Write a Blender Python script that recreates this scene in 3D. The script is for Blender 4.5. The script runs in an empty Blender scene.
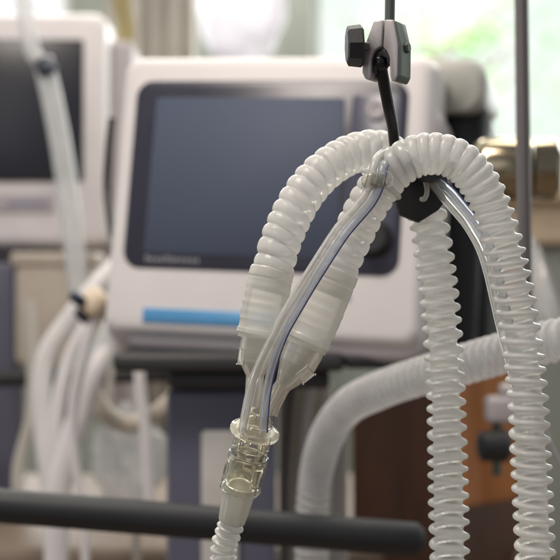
import bpy, bmesh, math, random
from mathutils import Vector, Matrix
random.seed(7)
C = bpy.context.scene.collection
K = 1400.0                     # 90 mm lens on a 36 mm sensor, photo 560 px wide
ZC = 1.2                       # camera height, looking along +Y

def P(u, v, d):                # a point at distance d seen at photo position (u, v)
    return Vector(((u - 280) / K * d, d, ZC - (v - 280) / K * d))

def lin(r, g, b):
    f = lambda c: (c / 255) / 12.92 if c / 255 <= .04045 else ((c / 255 + .055) / 1.055) ** 2.4
    return (f(r), f(g), f(b), 1)

# ------------------------------------------------------------------ materials
def newmat(name):
    m = bpy.data.materials.new(name); m.use_nodes = True
    nt = m.node_tree
    return m, nt, nt.nodes['Principled BSDF'], nt.nodes['Material Output']

def mat(name, col, rough=.5, metal=0, spec=.5, coat=0, var=.08, scale=18, bump=0, bscale=300, rvar=.06):
    """plain surface with slight procedural unevenness of its colour and gloss"""
    m, nt, b, o = newmat(name)
    n = nt.nodes.new('ShaderNodeTexNoise'); n.inputs['Scale'].default_value = scale; n.inputs['Detail'].default_value = 5
    tc = nt.nodes.new('ShaderNodeTexCoord'); nt.links.new(tc.outputs['Object'], n.inputs['Vector'])
    r = nt.nodes.new('ShaderNodeValToRGB')
    r.color_ramp.elements[0].position = .3; r.color_ramp.elements[1].position = .7
    r.color_ramp.elements[0].color = tuple(c * (1 - var) for c in col[:3]) + (1,)
    r.color_ramp.elements[1].color = tuple(min(1, c * (1 + var)) for c in col[:3]) + (1,)
    nt.links.new(n.outputs['Fac'], r.inputs['Fac']); nt.links.new(r.outputs['Color'], b.inputs['Base Color'])
    mr = nt.nodes.new('ShaderNodeMapRange'); mr.inputs['To Min'].default_value = max(0, rough - rvar); mr.inputs['To Max'].default_value = min(1, rough + rvar)
    nt.links.new(n.outputs['Fac'], mr.inputs['Value']); nt.links.new(mr.outputs['Result'], b.inputs['Roughness'])
    b.inputs['Metallic'].default_value = metal
    b.inputs['Specular IOR Level'].default_value = spec
    b.inputs['Coat Weight'].default_value = coat
    if bump:
        n2 = nt.nodes.new('ShaderNodeTexNoise'); n2.inputs['Scale'].default_value = bscale
        nt.links.new(tc.outputs['Object'], n2.inputs['Vector'])
        bp = nt.nodes.new('ShaderNodeBump'); bp.inputs['Strength'].default_value = bump; bp.inputs['Distance'].default_value = .001
        nt.links.new(n2.outputs['Fac'], bp.inputs['Height']); nt.links.new(bp.outputs['Normal'], b.inputs['Normal'])
    return m

def milky(name, col, clear=.22, trans=.5, gloss=.28, warm=None, glossw=.45, wall=False):
    """thin walled milky plastic: part diffuse, part light passing through, a little clear, glossy skin"""
    m, nt, b, o = newmat(name); L = nt.links
    nt.nodes.remove(b)
    tc = nt.nodes.new('ShaderNodeTexCoord')
    n = nt.nodes.new('ShaderNodeTexNoise'); n.inputs['Scale'].default_value = 55; n.inputs['Detail'].default_value = 4
    L.new(tc.outputs['Object'], n.inputs['Vector'])
    r = nt.nodes.new('ShaderNodeValToRGB'); w = warm or tuple(c * .9 for c in col[:3])
    r.color_ramp.elements[0].color = tuple(w[:3]) + (1,); r.color_ramp.elements[1].color = tuple(col[:3]) + (1,)
    r.color_ramp.elements[0].position = .35; r.color_ramp.elements[1].position = .6
    L.new(n.outputs['Fac'], r.inputs['Fac'])
    d = nt.nodes.new('ShaderNodeBsdfDiffuse'); t = nt.nodes.new('ShaderNodeBsdfTranslucent')
    L.new(r.outputs['Color'], d.inputs['Color']); L.new(r.outputs['Color'], t.inputs['Color'])
    n3 = nt.nodes.new('ShaderNodeTexNoise'); n3.inputs['Scale'].default_value = 300; n3.inputs['Detail'].default_value = 3
    L.new(tc.outputs['Object'], n3.inputs['Vector'])
    bp = nt.nodes.new('ShaderNodeBump'); bp.inputs['Strength'].default_value = .4; bp.inputs['Distance'].default_value = .0014
    L.new(n3.outputs['Fac'], bp.inputs['Height'])
    m1 = nt.nodes.new('ShaderNodeMixShader'); m1.inputs[0].default_value = trans
    L.new(d.outputs[0], m1.inputs[1]); L.new(t.outputs[0], m1.inputs[2])
    tr = nt.nodes.new('ShaderNodeBsdfTransparent'); tr.inputs['Color'].default_value = (.95, .95, .93, 1)
    lw = nt.nodes.new('ShaderNodeLayerWeight'); lw.inputs['Blend'].default_value = .35
    mr = nt.nodes.new('ShaderNodeMapRange'); mr.inputs['To Min'].default_value = clear; mr.inputs['To Max'].default_value = clear * .15
    L.new(lw.outputs['Facing'], mr.inputs['Value'])
    if wall:
        aw = nt.nodes.new('ShaderNodeAttribute'); aw.attribute_name = 'wall'
        mw = nt.nodes.new('ShaderNodeMapRange'); mw.inputs['To Min'].default_value = 1.55; mw.inputs['To Max'].default_value = .55
        L.new(aw.outputs['Fac'], mw.inputs['Value'])
        mm = nt.nodes.new('ShaderNodeMath'); mm.operation = 'MULTIPLY'; L.new(mw.outputs[0], mm.inputs[0]); L.new(mr.outputs[0], mm.inputs[1])
        mr = mm
    m2 = nt.nodes.new('ShaderNodeMixShader'); L.new(mr.outputs[0], m2.inputs[0])
    L.new(m1.outputs[0], m2.inputs[1]); L.new(tr.outputs[0], m2.inputs[2])
    g = nt.nodes.new('ShaderNodeBsdfGlossy'); g.inputs['Roughness'].default_value = gloss
    L.new(bp.outputs[0], g.inputs['Normal'])
    fr = nt.nodes.new('ShaderNodeFresnel'); fr.inputs['IOR'].default_value = 1.45
    mu = nt.nodes.new('ShaderNodeMath'); mu.operation = 'MULTIPLY'; mu.inputs[1].default_value = glossw * 2
    L.new(fr.outputs[0], mu.inputs[0])
    m3 = nt.nodes.new('ShaderNodeMixShader'); L.new(mu.outputs[0], m3.inputs[0])
    L.new(m2.outputs[0], m3.inputs[1]); L.new(g.outputs[0], m3.inputs[2])
    L.new(m3.outputs[0], o.inputs['Surface'])
    return m

def clearmat(name, tint, rough=.05, haze=.12, ior=1.42, bump=.2):
    """clear moulded plastic with a trace of milkiness"""
    m, nt, b, o = newmat(name); L = nt.links
    b.inputs['Base Color'].default_value = tint
    b.inputs['Transmission Weight'].default_value = 1
    b.inputs['Roughness'].default_value = rough
    b.inputs['IOR'].default_value = ior
    tc = nt.nodes.new('ShaderNodeTexCoord')
    n = nt.nodes.new('ShaderNodeTexNoise'); n.inputs['Scale'].default_value = 160; n.inputs['Detail'].default_value = 3
    L.new(tc.outputs['Object'], n.inputs['Vector'])
    bp = nt.nodes.new('ShaderNodeBump'); bp.inputs['Strength'].default_value = bump; bp.inputs['Distance'].default_value = .002
    L.new(n.outputs['Fac'], bp.inputs['Height']); L.new(bp.outputs[0], b.inputs['Normal'])
    d = nt.nodes.new('ShaderNodeBsdfTranslucent'); d.inputs['Color'].default_value = tint
    d2 = nt.nodes.new('ShaderNodeBsdfDiffuse'); d2.inputs['Color'].default_value = tint
    md = nt.nodes.new('ShaderNodeMixShader'); L.new(d.outputs[0], md.inputs[1]); L.new(d2.outputs[0], md.inputs[2])
    mx = nt.nodes.new('ShaderNodeMixShader'); mx.inputs[0].default_value = haze
    L.new(b.outputs[0], mx.inputs[1]); L.new(md.outputs[0], mx.inputs[2]); L.new(mx.outputs[0], o.inputs['Surface'])
    return m

def wood(name, c1, c2):
    m, nt, b, o = newmat(name); L = nt.links
    tc = nt.nodes.new('ShaderNodeTexCoord'); mp = nt.nodes.new('ShaderNodeMapping'); mp.inputs['Scale'].default_value = (14, 14, 1.6)
    L.new(tc.outputs['Object'], mp.inputs['Vector'])
    n = nt.nodes.new('ShaderNodeTexNoise'); n.inputs['Scale'].default_value = 1.7; n.inputs['Detail'].default_value = 6; n.inputs['Distortion'].default_value = 1.2
    L.new(mp.outputs[0], n.inputs['Vector'])
    r = nt.nodes.new('ShaderNodeValToRGB'); r.color_ramp.elements[0].color = c1; r.color_ramp.elements[1].color = c2
    r.color_ramp.elements[0].position = .35; r.color_ramp.elements[1].position = .65
    L.new(n.outputs['Fac'], r.inputs['Fac']); L.new(r.outputs[0], b.inputs['Base Color'])
    b.inputs['Roughness'].default_value = .42
    return m

def emit(name, c1, c2, strength, scale=.6):
    m, nt, b, o = newmat(name); L = nt.links; nt.nodes.remove(b)
    tc = nt.nodes.new('ShaderNodeTexCoord'); n = nt.nodes.new('ShaderNodeTexNoise'); n.inputs['Scale'].default_value = scale
    L.new(tc.outputs['Object'], n.inputs['Vector'])
    r = nt.nodes.new('ShaderNodeValToRGB'); r.color_ramp.elements[0].color = c1; r.color_ramp.elements[1].color = c2
    r.color_ramp.elements[0].position = .4; r.color_ramp.elements[1].position = .6
    L.new(n.outputs['Fac'], r.inputs['Fac'])
    e = nt.nodes.new('ShaderNodeEmission'); e.inputs['Strength'].default_value = strength
    L.new(r.outputs[0], e.inputs['Color']); L.new(e.outputs[0], o.inputs['Surface'])
    return m

M = {}
M['hose'] = milky('milky_hose', (.89, .878, .862, 1), clear=.46, trans=.52, gloss=.25, warm=(.85, .835, .81), glossw=.31, wall=True)
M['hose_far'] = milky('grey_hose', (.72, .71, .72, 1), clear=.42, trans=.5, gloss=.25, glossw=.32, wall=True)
M['cuff'] = milky('soft_cuff', (.94, .925, .89, 1), clear=.4, trans=.55, gloss=.25, warm=(.93, .905, .85))
M['flex'] = milky('flex_tube', (.90, .90, .87, 1), clear=.38, trans=.45, gloss=.15)
M['clear'] = clearmat('clear_yellowish_plastic', (.985, .97, .89, 1), haze=.045, bump=.03)
M['clip'] = clearmat('lumpy_clear_clip', (.99, .98, .95, 1), haze=.12, bump=.8, rough=.08)
M['flange'] = clearmat('yellowed_clear_plastic', (.96, .92, .80, 1), haze=.28, bump=.05)
M['branch'] = clearmat('milky_clear_branch', (.975, .955, .90, 1), haze=.17, bump=0, rough=.09)
M['tube'] = clearmat('clear_tubing', (.965, .96, .94, 1), rough=.06, haze=.22, bump=0, ior=1.3)
M['tube_blue'] = clearmat('bluish_tubing', (.90, .92, .97, 1), rough=.06, haze=.24, bump=0, ior=1.3)
M['bag'] = milky('thin_film', (.88, .87, .88, 1), clear=.5, trans=.5, gloss=.15)
M['stripe_blue'] = mat('blue_ink', lin(72, 86, 145), .4)
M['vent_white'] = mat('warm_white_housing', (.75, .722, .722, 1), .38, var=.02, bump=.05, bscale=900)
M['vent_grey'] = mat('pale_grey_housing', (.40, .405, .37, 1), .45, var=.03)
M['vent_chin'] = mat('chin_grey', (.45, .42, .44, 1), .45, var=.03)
M['bezel'] = mat('charcoal_bezel', lin(54, 55, 68), .3, var=.05)
M['bezel_panel'] = mat('slate_key_panel', lin(78, 79, 96), .3, var=.05)
M['black'] = mat('black_plastic', lin(24, 24, 27), .45, var=.1)
M['black_soft'] = mat('black_rubber', lin(34, 36, 40), .55, var=.1, bump=.1, bscale=600)
M['charcoal'] = mat('charcoal_plastic', lin(52, 52, 54), .5)
M['blue'] = mat('mid_blue_stripe', lin(86, 152, 202), .45, var=.03)
M['slate'] = mat('slate_blue_paint', lin(90, 91, 109), .45, var=.04)
M['cream'] = mat('cream_plastic', lin(222, 205, 180), .5)
M['white'] = mat('white_plastic', (.80, .775, .78, 1), .45, var=.04)
M['lavender'] = milky('pale_lavender_film', (.93, .91, .97, 1), clear=.1, trans=.5)
M['haze_grey'] = mat('mauve_grey_paint', lin(178, 172, 174), .6)
M['panel'] = mat('pale_grey_panel', lin(196, 194, 190), .5)
M['beige'] = mat('beige_paint', lin(188, 178, 165), .6, var=.06)
M['mgrey'] = mat('clamp_alloy', (.50, .47, .47, 1), .42, metal=.35, var=.06, bump=.08, bscale=700)
M['mdark'] = mat('shaded_alloy', lin(98, 104, 98), .4, metal=.4, var=.08)
M['rod'] = mat('black_rod', lin(22, 22, 25), .32, metal=.2)
M['pole'] = mat('dull_steel_pole', lin(122, 116, 116), .35, metal=.6, var=.05)
M['brass'] = mat('aged_brass', (.34, .29, .20, 1), .16, metal=1, var=.12, scale=30)
M['dark_wood'] = wood('shaded_dark_wood', lin(70, 42, 28), lin(94, 58, 38))  # dark brown for the drawer and for the cabinet side's painted shade
M['oak'] = wood('orange_oak', lin(172, 104, 46), lin(205, 132, 66))
M['wall'] = mat('grey_green_wall', lin(140, 146, 138), .8, var=.06, scale=3, bump=.2, bscale=80)
M['floor'] = mat('grey_brown_floor', lin(128, 112, 98), .55, var=.1, scale=4)
M['sill'] = mat('pale_sill', lin(206, 190, 165), .6)
M['frame'] = mat('white_window_frame', (.75, .77, .74, 1), .5)
M['curtain'] = mat('grey_curtain', lin(190, 186, 178), .8, var=.1, scale=6)
M['olive'] = mat('olive_cloth', lin(160, 148, 105), .8, var=.15, scale=12)
M['bark'] = mat('bark', lin(96, 84, 66), .9, var=.3, scale=20)
M['sky'] = emit('bright_sky', (.83, .95, .85, 1), (1, 1, 1, 1), 1.2, .4)
M['screen'] = mat('switched_off_screen', lin(80, 89, 108), .6, var=.03, scale=4, spec=.25)  # dull reflection of the room put into the even grey-blue colour
M['screen_dark'] = mat('dark_screen', lin(38, 39, 48), .25, var=.05, scale=4)
M['ink'] = mat('white_ink', (.30, .30, .33, 1), .5)
M['ink_blue'] = mat('blue_grey_ink', lin(110, 118, 165), .5)
M['violet'] = mat('violet_ink', lin(150, 145, 205), .5)
M['navy'] = mat('navy_plastic', lin(36, 46, 66), .4)
gm, nt, b, o = newmat('window_glass'); M['glass'] = gm
nt.nodes.remove(b)
t = nt.nodes.new('ShaderNodeBsdfTransparent'); g = nt.nodes.new('ShaderNodeBsdfGlossy'); g.inputs['Roughness'].default_value = .02
x = nt.nodes.new('ShaderNodeMixShader'); x.inputs[0].default_value = .06
nt.links.new(t.outputs[0], x.inputs[1]); nt.links.new(g.outputs[0], x.inputs[2]); nt.links.new(x.outputs[0], o.inputs['Surface'])
lm, nt, b, o = newmat('leaf'); M['leaf'] = lm
nt.nodes.remove(b)
geo = nt.nodes.new('ShaderNodeTexNoise'); geo.inputs['Scale'].default_value = 3
tc = nt.nodes.new('ShaderNodeTexCoord'); nt.links.new(tc.outputs['Object'], geo.inputs['Vector'])
rr = nt.nodes.new('ShaderNodeValToRGB'); rr.color_ramp.elements[0].color = (.34, .52, .27, 1); rr.color_ramp.elements[1].color = (.50, .68, .40, 1)
nt.links.new(geo.outputs['Fac'], rr.inputs['Fac'])
d = nt.nodes.new('ShaderNodeBsdfDiffuse'); t = nt.nodes.new('ShaderNodeBsdfTranslucent'); x = nt.nodes.new('ShaderNodeMixShader')
for q in (d, t): nt.links.new(rr.outputs[0], q.inputs['Color'])
nt.links.new(d.outputs[0], x.inputs[1]); nt.links.new(t.outputs[0], x.inputs[2]); nt.links.new(x.outputs[0], o.inputs['Surface'])

# ------------------------------------------------------------------ mesh helpers
def link(name, bm, m, parent=None, smooth=True, auto=None):
    me = bpy.data.meshes.new(name)
    bmesh.ops.recalc_face_normals(bm, faces=bm.faces)
    bm.to_mesh(me); bm.free()
    for p in me.polygons: p.use_smooth = smooth
    if smooth and auto:
        me.set_sharp_from_angle(angle=math.radians(auto))
    for q in (m if isinstance(m, list) else [m]): me.materials.append(q)
    o = bpy.data.objects.new(name, me); C.objects.link(o)
    if parent:
        o.parent = parent
        o.matrix_parent_inverse = parent.matrix_basis.inverted()   # parts are written in world coordinates unless moved
    return o

def tag(o, label=None, cat=None, group=None, kind=None):
    if label: o['label'] = label
    if cat: o['category'] = cat
    if group: o['group'] = group
    if kind: o['kind'] = kind
    return o

def thing(name, label, cat, loc=(0, 0, 0), group=None):
    o = bpy.data.objects.new(name, None); C.objects.link(o)
    o.empty_display_size = .05
    o.location = loc
    return tag(o, label, cat, group)

def spline(pts, step):
    """Catmull-Rom through pts, resampled at an even arc length"""
    pts = [Vector(p) for p in pts]
    ext = [pts[0] * 2 - pts[1]] + pts + [pts[-1] * 2 - pts[-2]]
    fine = []
    for i in range(1, len(ext) - 2):
        p0, p1, p2, p3 = ext[i - 1:i + 3]
        for k in range(24):
            t = k / 24
            fine.append(.5 * ((2 * p1) + (p2 - p0) * t + (2 * p0 - 5 * p1 + 4 * p2 - p3) * t * t + (3 * p1 - p0 - 3 * p2 + p3) * t ** 3))
    fine.append(pts[-1])
    for _ in range(8):
        fine = [fine[0]] + [(fine[i - 1] + fine[i] * 2 + fine[i + 1]) / 4 for i in range(1, len(fine) - 1)] + [fine[-1]]
    L = [0]
    for a, b2 in zip(fine, fine[1:]): L.append(L[-1] + (b2 - a).length)
    n = max(2, int(L[-1] / step)); out = []; j = 0
    for i in range(n + 1):
        s = L[-1] * i / n
        while j < len(L) - 2 and L[j + 1] < s: j += 1
        f = (s - L[j]) / max(1e-9, L[j + 1] - L[j])
        out.append(fine[j].lerp(fine[j + 1], f))
    return out, L[-1]

def frames(path):
    T = [(path[min(i + 1, len(path) - 1)] - path[max(i - 1, 0)]).normalized() for i in range(len(path))]
    u = T[0].orthogonal().normalized(); F = []
    for i, t in enumerate(T):
        if i:
            q = T[i - 1].rotation_difference(t); u = q @ u
        u = (u - t * u.dot(t)).normalized()
        F.append((u, t.cross(u)))
    return T, F

def sweep(bm, path, rad, n=24, cap=True, offset=None):
    """rad(s, phi, f) -> radius; s arc length, f fraction along"""
    T, F = frames(path); rings = []; s = 0
    tot = sum((b2 - a).length for a, b2 in zip(path, path[1:]))
    for i, p in enumerate(path):
        if i: s += (path[i] - path[i - 1]).length
        u, w = F[i]; ring = []
        for k in range(n):
            a = 2 * math.pi * k / n
            r = rad(s, a, s / tot) if callable(rad) else rad
            ring.append(bm.verts.new(p + (u * math.cos(a) + w * math.sin(a)) * r))
        rings.append(ring)
    for r0, r1 in zip(rings, rings[1:]):
        for k in range(n):
            bm.faces.new((r0[k], r0[(k + 1) % n], r1[(k + 1) % n], r1[k]))
    if cap:
        bm.faces.new(list(reversed(rings[0]))); bm.faces.new(rings[-1])
    return rings

def tube(name, pts, rad, m, parent=None, step=.004, n=20, cap=True):
    path, L = spline(pts, step)
    bm = bmesh.new(); sweep(bm, path, rad, n, cap)
    return link(name, bm, m, parent, auto=50)

def lathe(bm, prof, origin, axis, n=40):
    """prof: (distance along the axis, radius) pairs; closed profile when it returns to its start"""
    origin = Vector(origin); axis = Vector(axis).normalized()
    u = axis.orthogonal().normalized(); w = axis.cross(u); rings = []
    for h, r in prof:
        if r < 1e-6: rings.append([bm.verts.new(origin + axis * h)])
        else: rings.append([bm.verts.new(origin + axis * h + (u * math.cos(2 * math.pi * k / n) + w * math.sin(2 * math.pi * k / n)) * r) for k in range(n)])
    for a, b2 in zip(rings, rings[1:]):
        for k in range(n):
            k2 = (k + 1) % n
            if len(a) == 1 and len(b2) == 1: continue
            if len(a) == 1: bm.faces.new((a[0], b2[k2], b2[k]))
            elif len(b2) == 1: bm.faces.new((a[k], a[k2], b2[0]))
            else: bm.faces.new((a[k], a[k2], b2[k2], b2[k]))
    return rings

def turned(name, prof, origin, axis, m, parent=None, n=40, auto=35):
    bm = bmesh.new(); lathe(bm, prof, origin, axis, n)
    return link(name, bm, m, parent, auto=auto)

def rrect(x0, x1, y0, y1, r, n=8):
    pts = []
    for cx, cy, a0 in ((x1 - r, y1 - r, 0), (x0 + r, y1 - r, 90), (x0 + r, y0 + r, 180), (x1 - r, y0 + r, 270)):
        for k in range(n + 1):
            a = math.radians(a0 + 90 * k / n); pts.append((cx + r * math.cos(a), cy + r * math.sin(a)))
    return pts

def loft(bm, sections, cap=True):
    """sections: lists of equally many points"""
    R = [[bm.verts.new(p) for p in s] for s in sections]; n = len(R[0])
    for a, b2 in zip(R, R[1:]):
        for k in range(n): bm.faces.new((a[k], a[(k + 1) % n], b2[(k + 1) % n], b2[k]))
    if cap: bm.faces.new(list(reversed(R[0]))); bm.faces.new(R[-1])
    return R

def box(name, lo, hi, m, parent=None, bev=.003, rot=None, seg=3):
    bm = bmesh.new(); bmesh.ops.create_cube(bm, size=1)
    lo, hi = Vector(lo), Vector(hi); c = (lo + hi) / 2; s = hi - lo
    for v in bm.verts: v.co = Vector((v.co.x * s.x, v.co.y * s.y, v.co.z * s.z))
    if bev: bmesh.ops.bevel(bm, geom=bm.edges[:], offset=bev, segments=seg, affect='EDGES', profile=.5)
    for v in bm.verts:
        v.co = c + ((rot @ v.co) if rot else v.co)
    return link(name, bm, m, parent, auto=40)

def prism(name, poly, depth, m, parent=None, bev=.0012, xf=None):
    """poly in the local x/z plane pushed back along +y by depth"""
    bm = bmesh.new()
    a = [bm.verts.new((x, 0, z)) for x, z in poly]; b2 = [bm.verts.new((x, depth, z)) for x, z in poly]
    n = len(poly)
    for k in range(n): bm.faces.new((a[k], a[(k + 1) % n], b2[(k + 1) % n], b2[k]))
    bm.faces.new(a); bm.faces.new(list(reversed(b2)))
    bmesh.ops.recalc_face_normals(bm, faces=bm.faces)
    if bev: bmesh.ops.bevel(bm, geom=bm.edges[:], offset=bev, segments=2, affect='EDGES', profile=.5)
    if xf:
        for v in bm.verts: v.co = xf(v.co)
    return link(name, bm, m, parent, auto=35)

def path3(rows):                # (u, v, distance) rows -> points
    return [P(*r) for r in rows]

def corrug(pitch, core, ridge, sharp=.75, helix=True, smooth_until=None):
    def f(s, a, fr):
        t = s / pitch + (a / (2 * math.pi) if helix else 0)
        c = .5 + .5 * math.cos(2 * math.pi * t)
        return core + ridge * c ** sharp
    return f

# ------------------------------------------------------------------ the two near breathing hoses
PITCH = 13.84 / K
def hose(name, rows, label, group, m, pitch=PITCH, outer=21.2 / K, low=(6.8 / K, 0), up=(3.0 / K, 1), turn=(.28, .45), n=44, per=22, tight=(0, .5, .1)):
    """helical beads: shallow scallops with thin seams in the stretched upper part, deep round ribs where it hangs"""
    path, L = spline(path3(rows), pitch / per)
    wall = []; seed = rows[0][0] % 7
    def f(s, a, fr):
        wob = .07 * math.sin(s / pitch * .83 + seed) + .05 * math.sin(s / pitch * 1.71 + 2 * seed) + tight[0] * math.tanh((fr - tight[1]) / tight[2]) + .04 * math.sin(2 * a + s / pitch * .6 + seed)
        t = (s / pitch + wob + a / (2 * math.pi)) % 1
        big = outer * (1 + .010 * math.sin(s / pitch * .47 + 3 * seed) + .008 * math.sin(a * 2 + s / pitch * .31))
        x = abs(2 * t - 1)
        bead = (1 - x ** 2.4) ** .8
        cs = math.cos(2 * math.pi * (t - .5)); rib = .6 * (.5 + .5 * math.tanh(2 * cs) / math.tanh(2)) + .4 * (.5 + .5 * cs)
        k = min(1, max(0, (fr - turn[0]) / (turn[1] - turn[0]))); k = k * k * (3 - 2 * k)
        wall.append(rib * k + bead * (1 - k))
        return big - low[0] * k * (1 - rib) - up[0] * (1 - k) * (1 - bead)
    bm = bmesh.new(); sweep(bm, path, f, n, cap=False)
    o = link(name, bm, m); tag(o, label, 'hose', group)
    at = o.data.attributes.new('wall', 'FLOAT', 'POINT')            # the moulded ribs are thicker, so milkier, than the web between
    at.data.foreach_set('value', wall)
    return o

rowsA = [(268, 292, 1.0), (273, 272, 1.0), (278, 250, 1.002), (286, 228, 1.005), (296, 207, 1.01), (308, 188, 1.016), (324, 171, 1.024), (343, 158, 1.034),
         (362, 151, 1.044), (378, 150, 1.052), (393, 156, 1.058), (406, 169, 1.06), (416, 187, 1.06), (424, 206, 1.056), (430, 228, 1.052), (436, 270, 1.048),
         (441, 316, 1.044), (445, 370, 1.042), (447, 430, 1.04), (448.5, 500, 1.038), (450, 570, 1.036), (452, 660, 1.034)]
rowsB = [(327, 294, .995), (334, 277, .995), (343, 256, .995), (353, 235, .995), (366, 208, .994), (380, 186, .993), (396, 168, .992), (413, 157.5, .992), (430, 154, .992), (447, 156, .992),
         (463, 164, .992), (477, 180, .993), (488, 200, .995), (498, 228, .996), (506, 258, .998), (513, 290, 1.0), (519, 325, 1.0), (524, 360, 1.0),
         (528, 400, 1.0), (530.5, 450, 1.0), (533, 500, 1.0), (536, 570, 1.0), (540, 660, 1.0)]
HG = 'corrugated hoses of the breathing circuit'
hoseA = hose('breathing_hose', rowsA, 'milky corrugated hose running behind the black hanger, hanging down beside the ventilator', HG, M['hose'])
hoseB = hose('breathing_hose', rowsB, 'milky corrugated hose arching in front of the hanger, rightmost of the hanging pair', HG, M['hose'], up=(2.4 / K, 1), tight=(2.6, .27, .11))

def bandcuff(rmap, ripple=.0):
    def f(s, a, fr):
        for (f0, r0), (f1, r1) in zip(rmap, rmap[1:]):
            if f0 <= fr <= f1:
                k = (fr - f0) / max(1e-6, f1 - f0)
                return (r0 + (r1 - r0) * k + (.18 * math.sin(fr * 52) if .2 < fr < .84 else 0)) / K
        return rmap[-1][1] / K
    return f
cA = tube('cuff', path3([(272.5, 268, 1.0), (266, 300, .999), (259.5, 339, .999)]),
          bandcuff([(0, 20.5), (.03, 22.0), (.14, 22.4), (.16, 21.6), (.2, 22.2), (.48, 22.6), (.5, 23.1), (.74, 23.2), (.76, 22.6), (.86, 22.8), (.87, 23.8), (.93, 24.2), (.94, 22.6), (1, 22.2)]),
          M['cuff'], hoseA, step=.0006, n=56, cap=False)
cB = tube('cuff', path3([(338.5, 268, .995), (322.5, 306, .995), (305, 347, .995)]),
          bandcuff([(0, 20.5), (.03, 22.2), (.14, 22.6), (.16, 21.8), (.2, 22.6), (.48, 22.8), (.5, 23.2), (.74, 23.0), (.76, 22.4), (.86, 22.2), (.87, 23.3), (.93, 23.5), (.94, 22.0), (1, 21.6)]),
          M['cuff'], hoseB, step=.0006, n=56, cap=False)

# third hose, further back
rowsC = [(318, 640, 1.56), (312, 560, 1.56), (313, 505, 1.555), (318, 465, 1.54), (330, 430, 1.50), (350, 405, 1.45), (380, 390, 1.39), (415, 378, 1.34), (455, 367, 1.30), (500, 354, 1.26),
         (540, 344, 1.23), (580, 336, 1.21), (640, 326, 1.2)]
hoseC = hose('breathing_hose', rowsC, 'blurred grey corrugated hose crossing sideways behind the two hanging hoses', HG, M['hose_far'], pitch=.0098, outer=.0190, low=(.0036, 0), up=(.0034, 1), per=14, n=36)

# ------------------------------------------------------------------ Y piece
yp = thing('wye_connector', 'clear yellowish plastic wye connector joining the two hose cuffs above the thin tube', 'connector', P(254, 432, 1.0))
def shell(name, rows, rout, wall, m, parent, step=.001, n=40):
    """hollow clear tube with a real wall; rout(f) in photo px"""
    path, L = spline(path3(rows), step); bm = bmesh.new()
    r1 = sweep(bm, path, lambda s, a, f: rout(f) / K, n, cap=False)
    r2 = sweep(bm, path, lambda s, a, f: max(.0008, (rout(f) - wall) / K), n, cap=False)
    for i in (0, -1):
        for k in range(n): bm.faces.new((r1[i][k], r1[i][(k + 1) % n], r2[i][(k + 1) % n], r2[i][k]))
    return link(name, bm, m, parent, auto=40)
def lut(*tab):
    def f(x):
        for (a, ra), (b2, rb) in zip(tab, tab[1:]):
            if x <= b2: return ra + (rb - ra) * max(0, (x - a)) / max(1e-6, b2 - a)
        return tab[-1][1]
    return f
legA = shell('branch', [(260.5, 335, .999), (257, 352, .999), (255.5, 368, .999), (254, 392, 1.0), (252, 424, 1.0)],
      lut((0, 19), (.16, 18), (.3, 17), (.38, 13), (.46, 9), (1, 8.5)), 2.6, M['branch'], yp)
legB = shell('branch', [(307, 341, .995), (301.5, 355, .995), (292.5, 372, .995), (280, 390, .996), (268, 408, .998), (259, 425, 1.0)],
      lut((0, 20), (.14, 20), (.16, 19.5), (.25, 19), (.42, 13), (.52, 8.5), (1, 7.5)), 2.6, M['branch'], yp)
box('latch', P(238.5, 364, 1.003), P(244.5, 349, .993), M['branch'], legA, bev=.0008, rot=Matrix.Rotation(math.radians(8), 3, 'Y'))
box('latch', P(298, 380, 1.0), P(313, 369, .990), M['branch'], legB, bev=.001, rot=Matrix.Rotation(math.radians(-38), 3, 'Y'))
shell('sampling_port', [(284, 386, .992), (278, 399, .992), (271, 414, .992)], lut((0, 7.5), (.1, 6.6), (.85, 6.2), (.86, 6.9), (1, 6.9)), 1.6, M['branch'], yp, n=28)
# flange, neck, sleeve: axis leans to the left going down, top end slightly nearer
O0 = P(255, 430, .998); ax = (P(234, 512, 1.016) - O0).normalized()
px = 1 / K
turned('flange', [(-7 * px, 12 * px), (-7 * px, 17 * px), (-2.5 * px, 21.5 * px), (-2 * px, 24 * px), (-.5 * px, 25 * px), (3.5 * px, 25 * px), (5 * px, 24 * px), (5.5 * px, 18 * px), (6 * px, 13 * px), (2 * px, 11.5 * px), (-7 * px, 12 * px)],
       O0, ax, M['flange'], yp, n=60)
turned('flange_boss', [(-20 * px, 8 * px), (-20 * px, 13 * px), (-16 * px, 14.5 * px), (-7.3 * px, 16 * px), (-7.3 * px, 13.5 * px), (-20 * px, 11.5 * px), (-20 * px, 8 * px)], O0, ax, M['clear'], yp, n=48)
neck = turned('neck', [(6.2 * px, 13 * px), (6.2 * px, 17 * px), (20 * px, 16.6 * px), (21 * px, 15.4 * px), (26 * px, 15.4 * px), (27 * px, 16 * px), (61.5 * px, 15.4 * px), (61.5 * px, 12.8 * px), (26 * px, 13 * px), (6.2 * px, 13 * px)],
       O0, ax, M['clear'], yp, n=48)
# bayonet ribs round the neck
bm = bmesh.new(); u = ax.orthogonal().normalized(); w = ax.cross(u)
for k in range(10):
    a = 2 * math.pi * k / 10; dr = u * math.cos(a) + w * math.sin(a); tg = ax.cross(dr)
    c0 = O0 + dr * (17.3 * px)
    m4 = Matrix((tg, ax, dr)).transposed()
    r = bmesh.ops.create_cube(bm, size=1)
    for v in r['verts']:
        v.co = c0 + ax * (13.5 * px) + m4 @ Vector((v.co.x * 2.2 * px, v.co.y * 13 * px, v.co.z * 3 * px))
link('neck_ribs', bm, M['clear'], yp, smooth=False)
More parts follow.
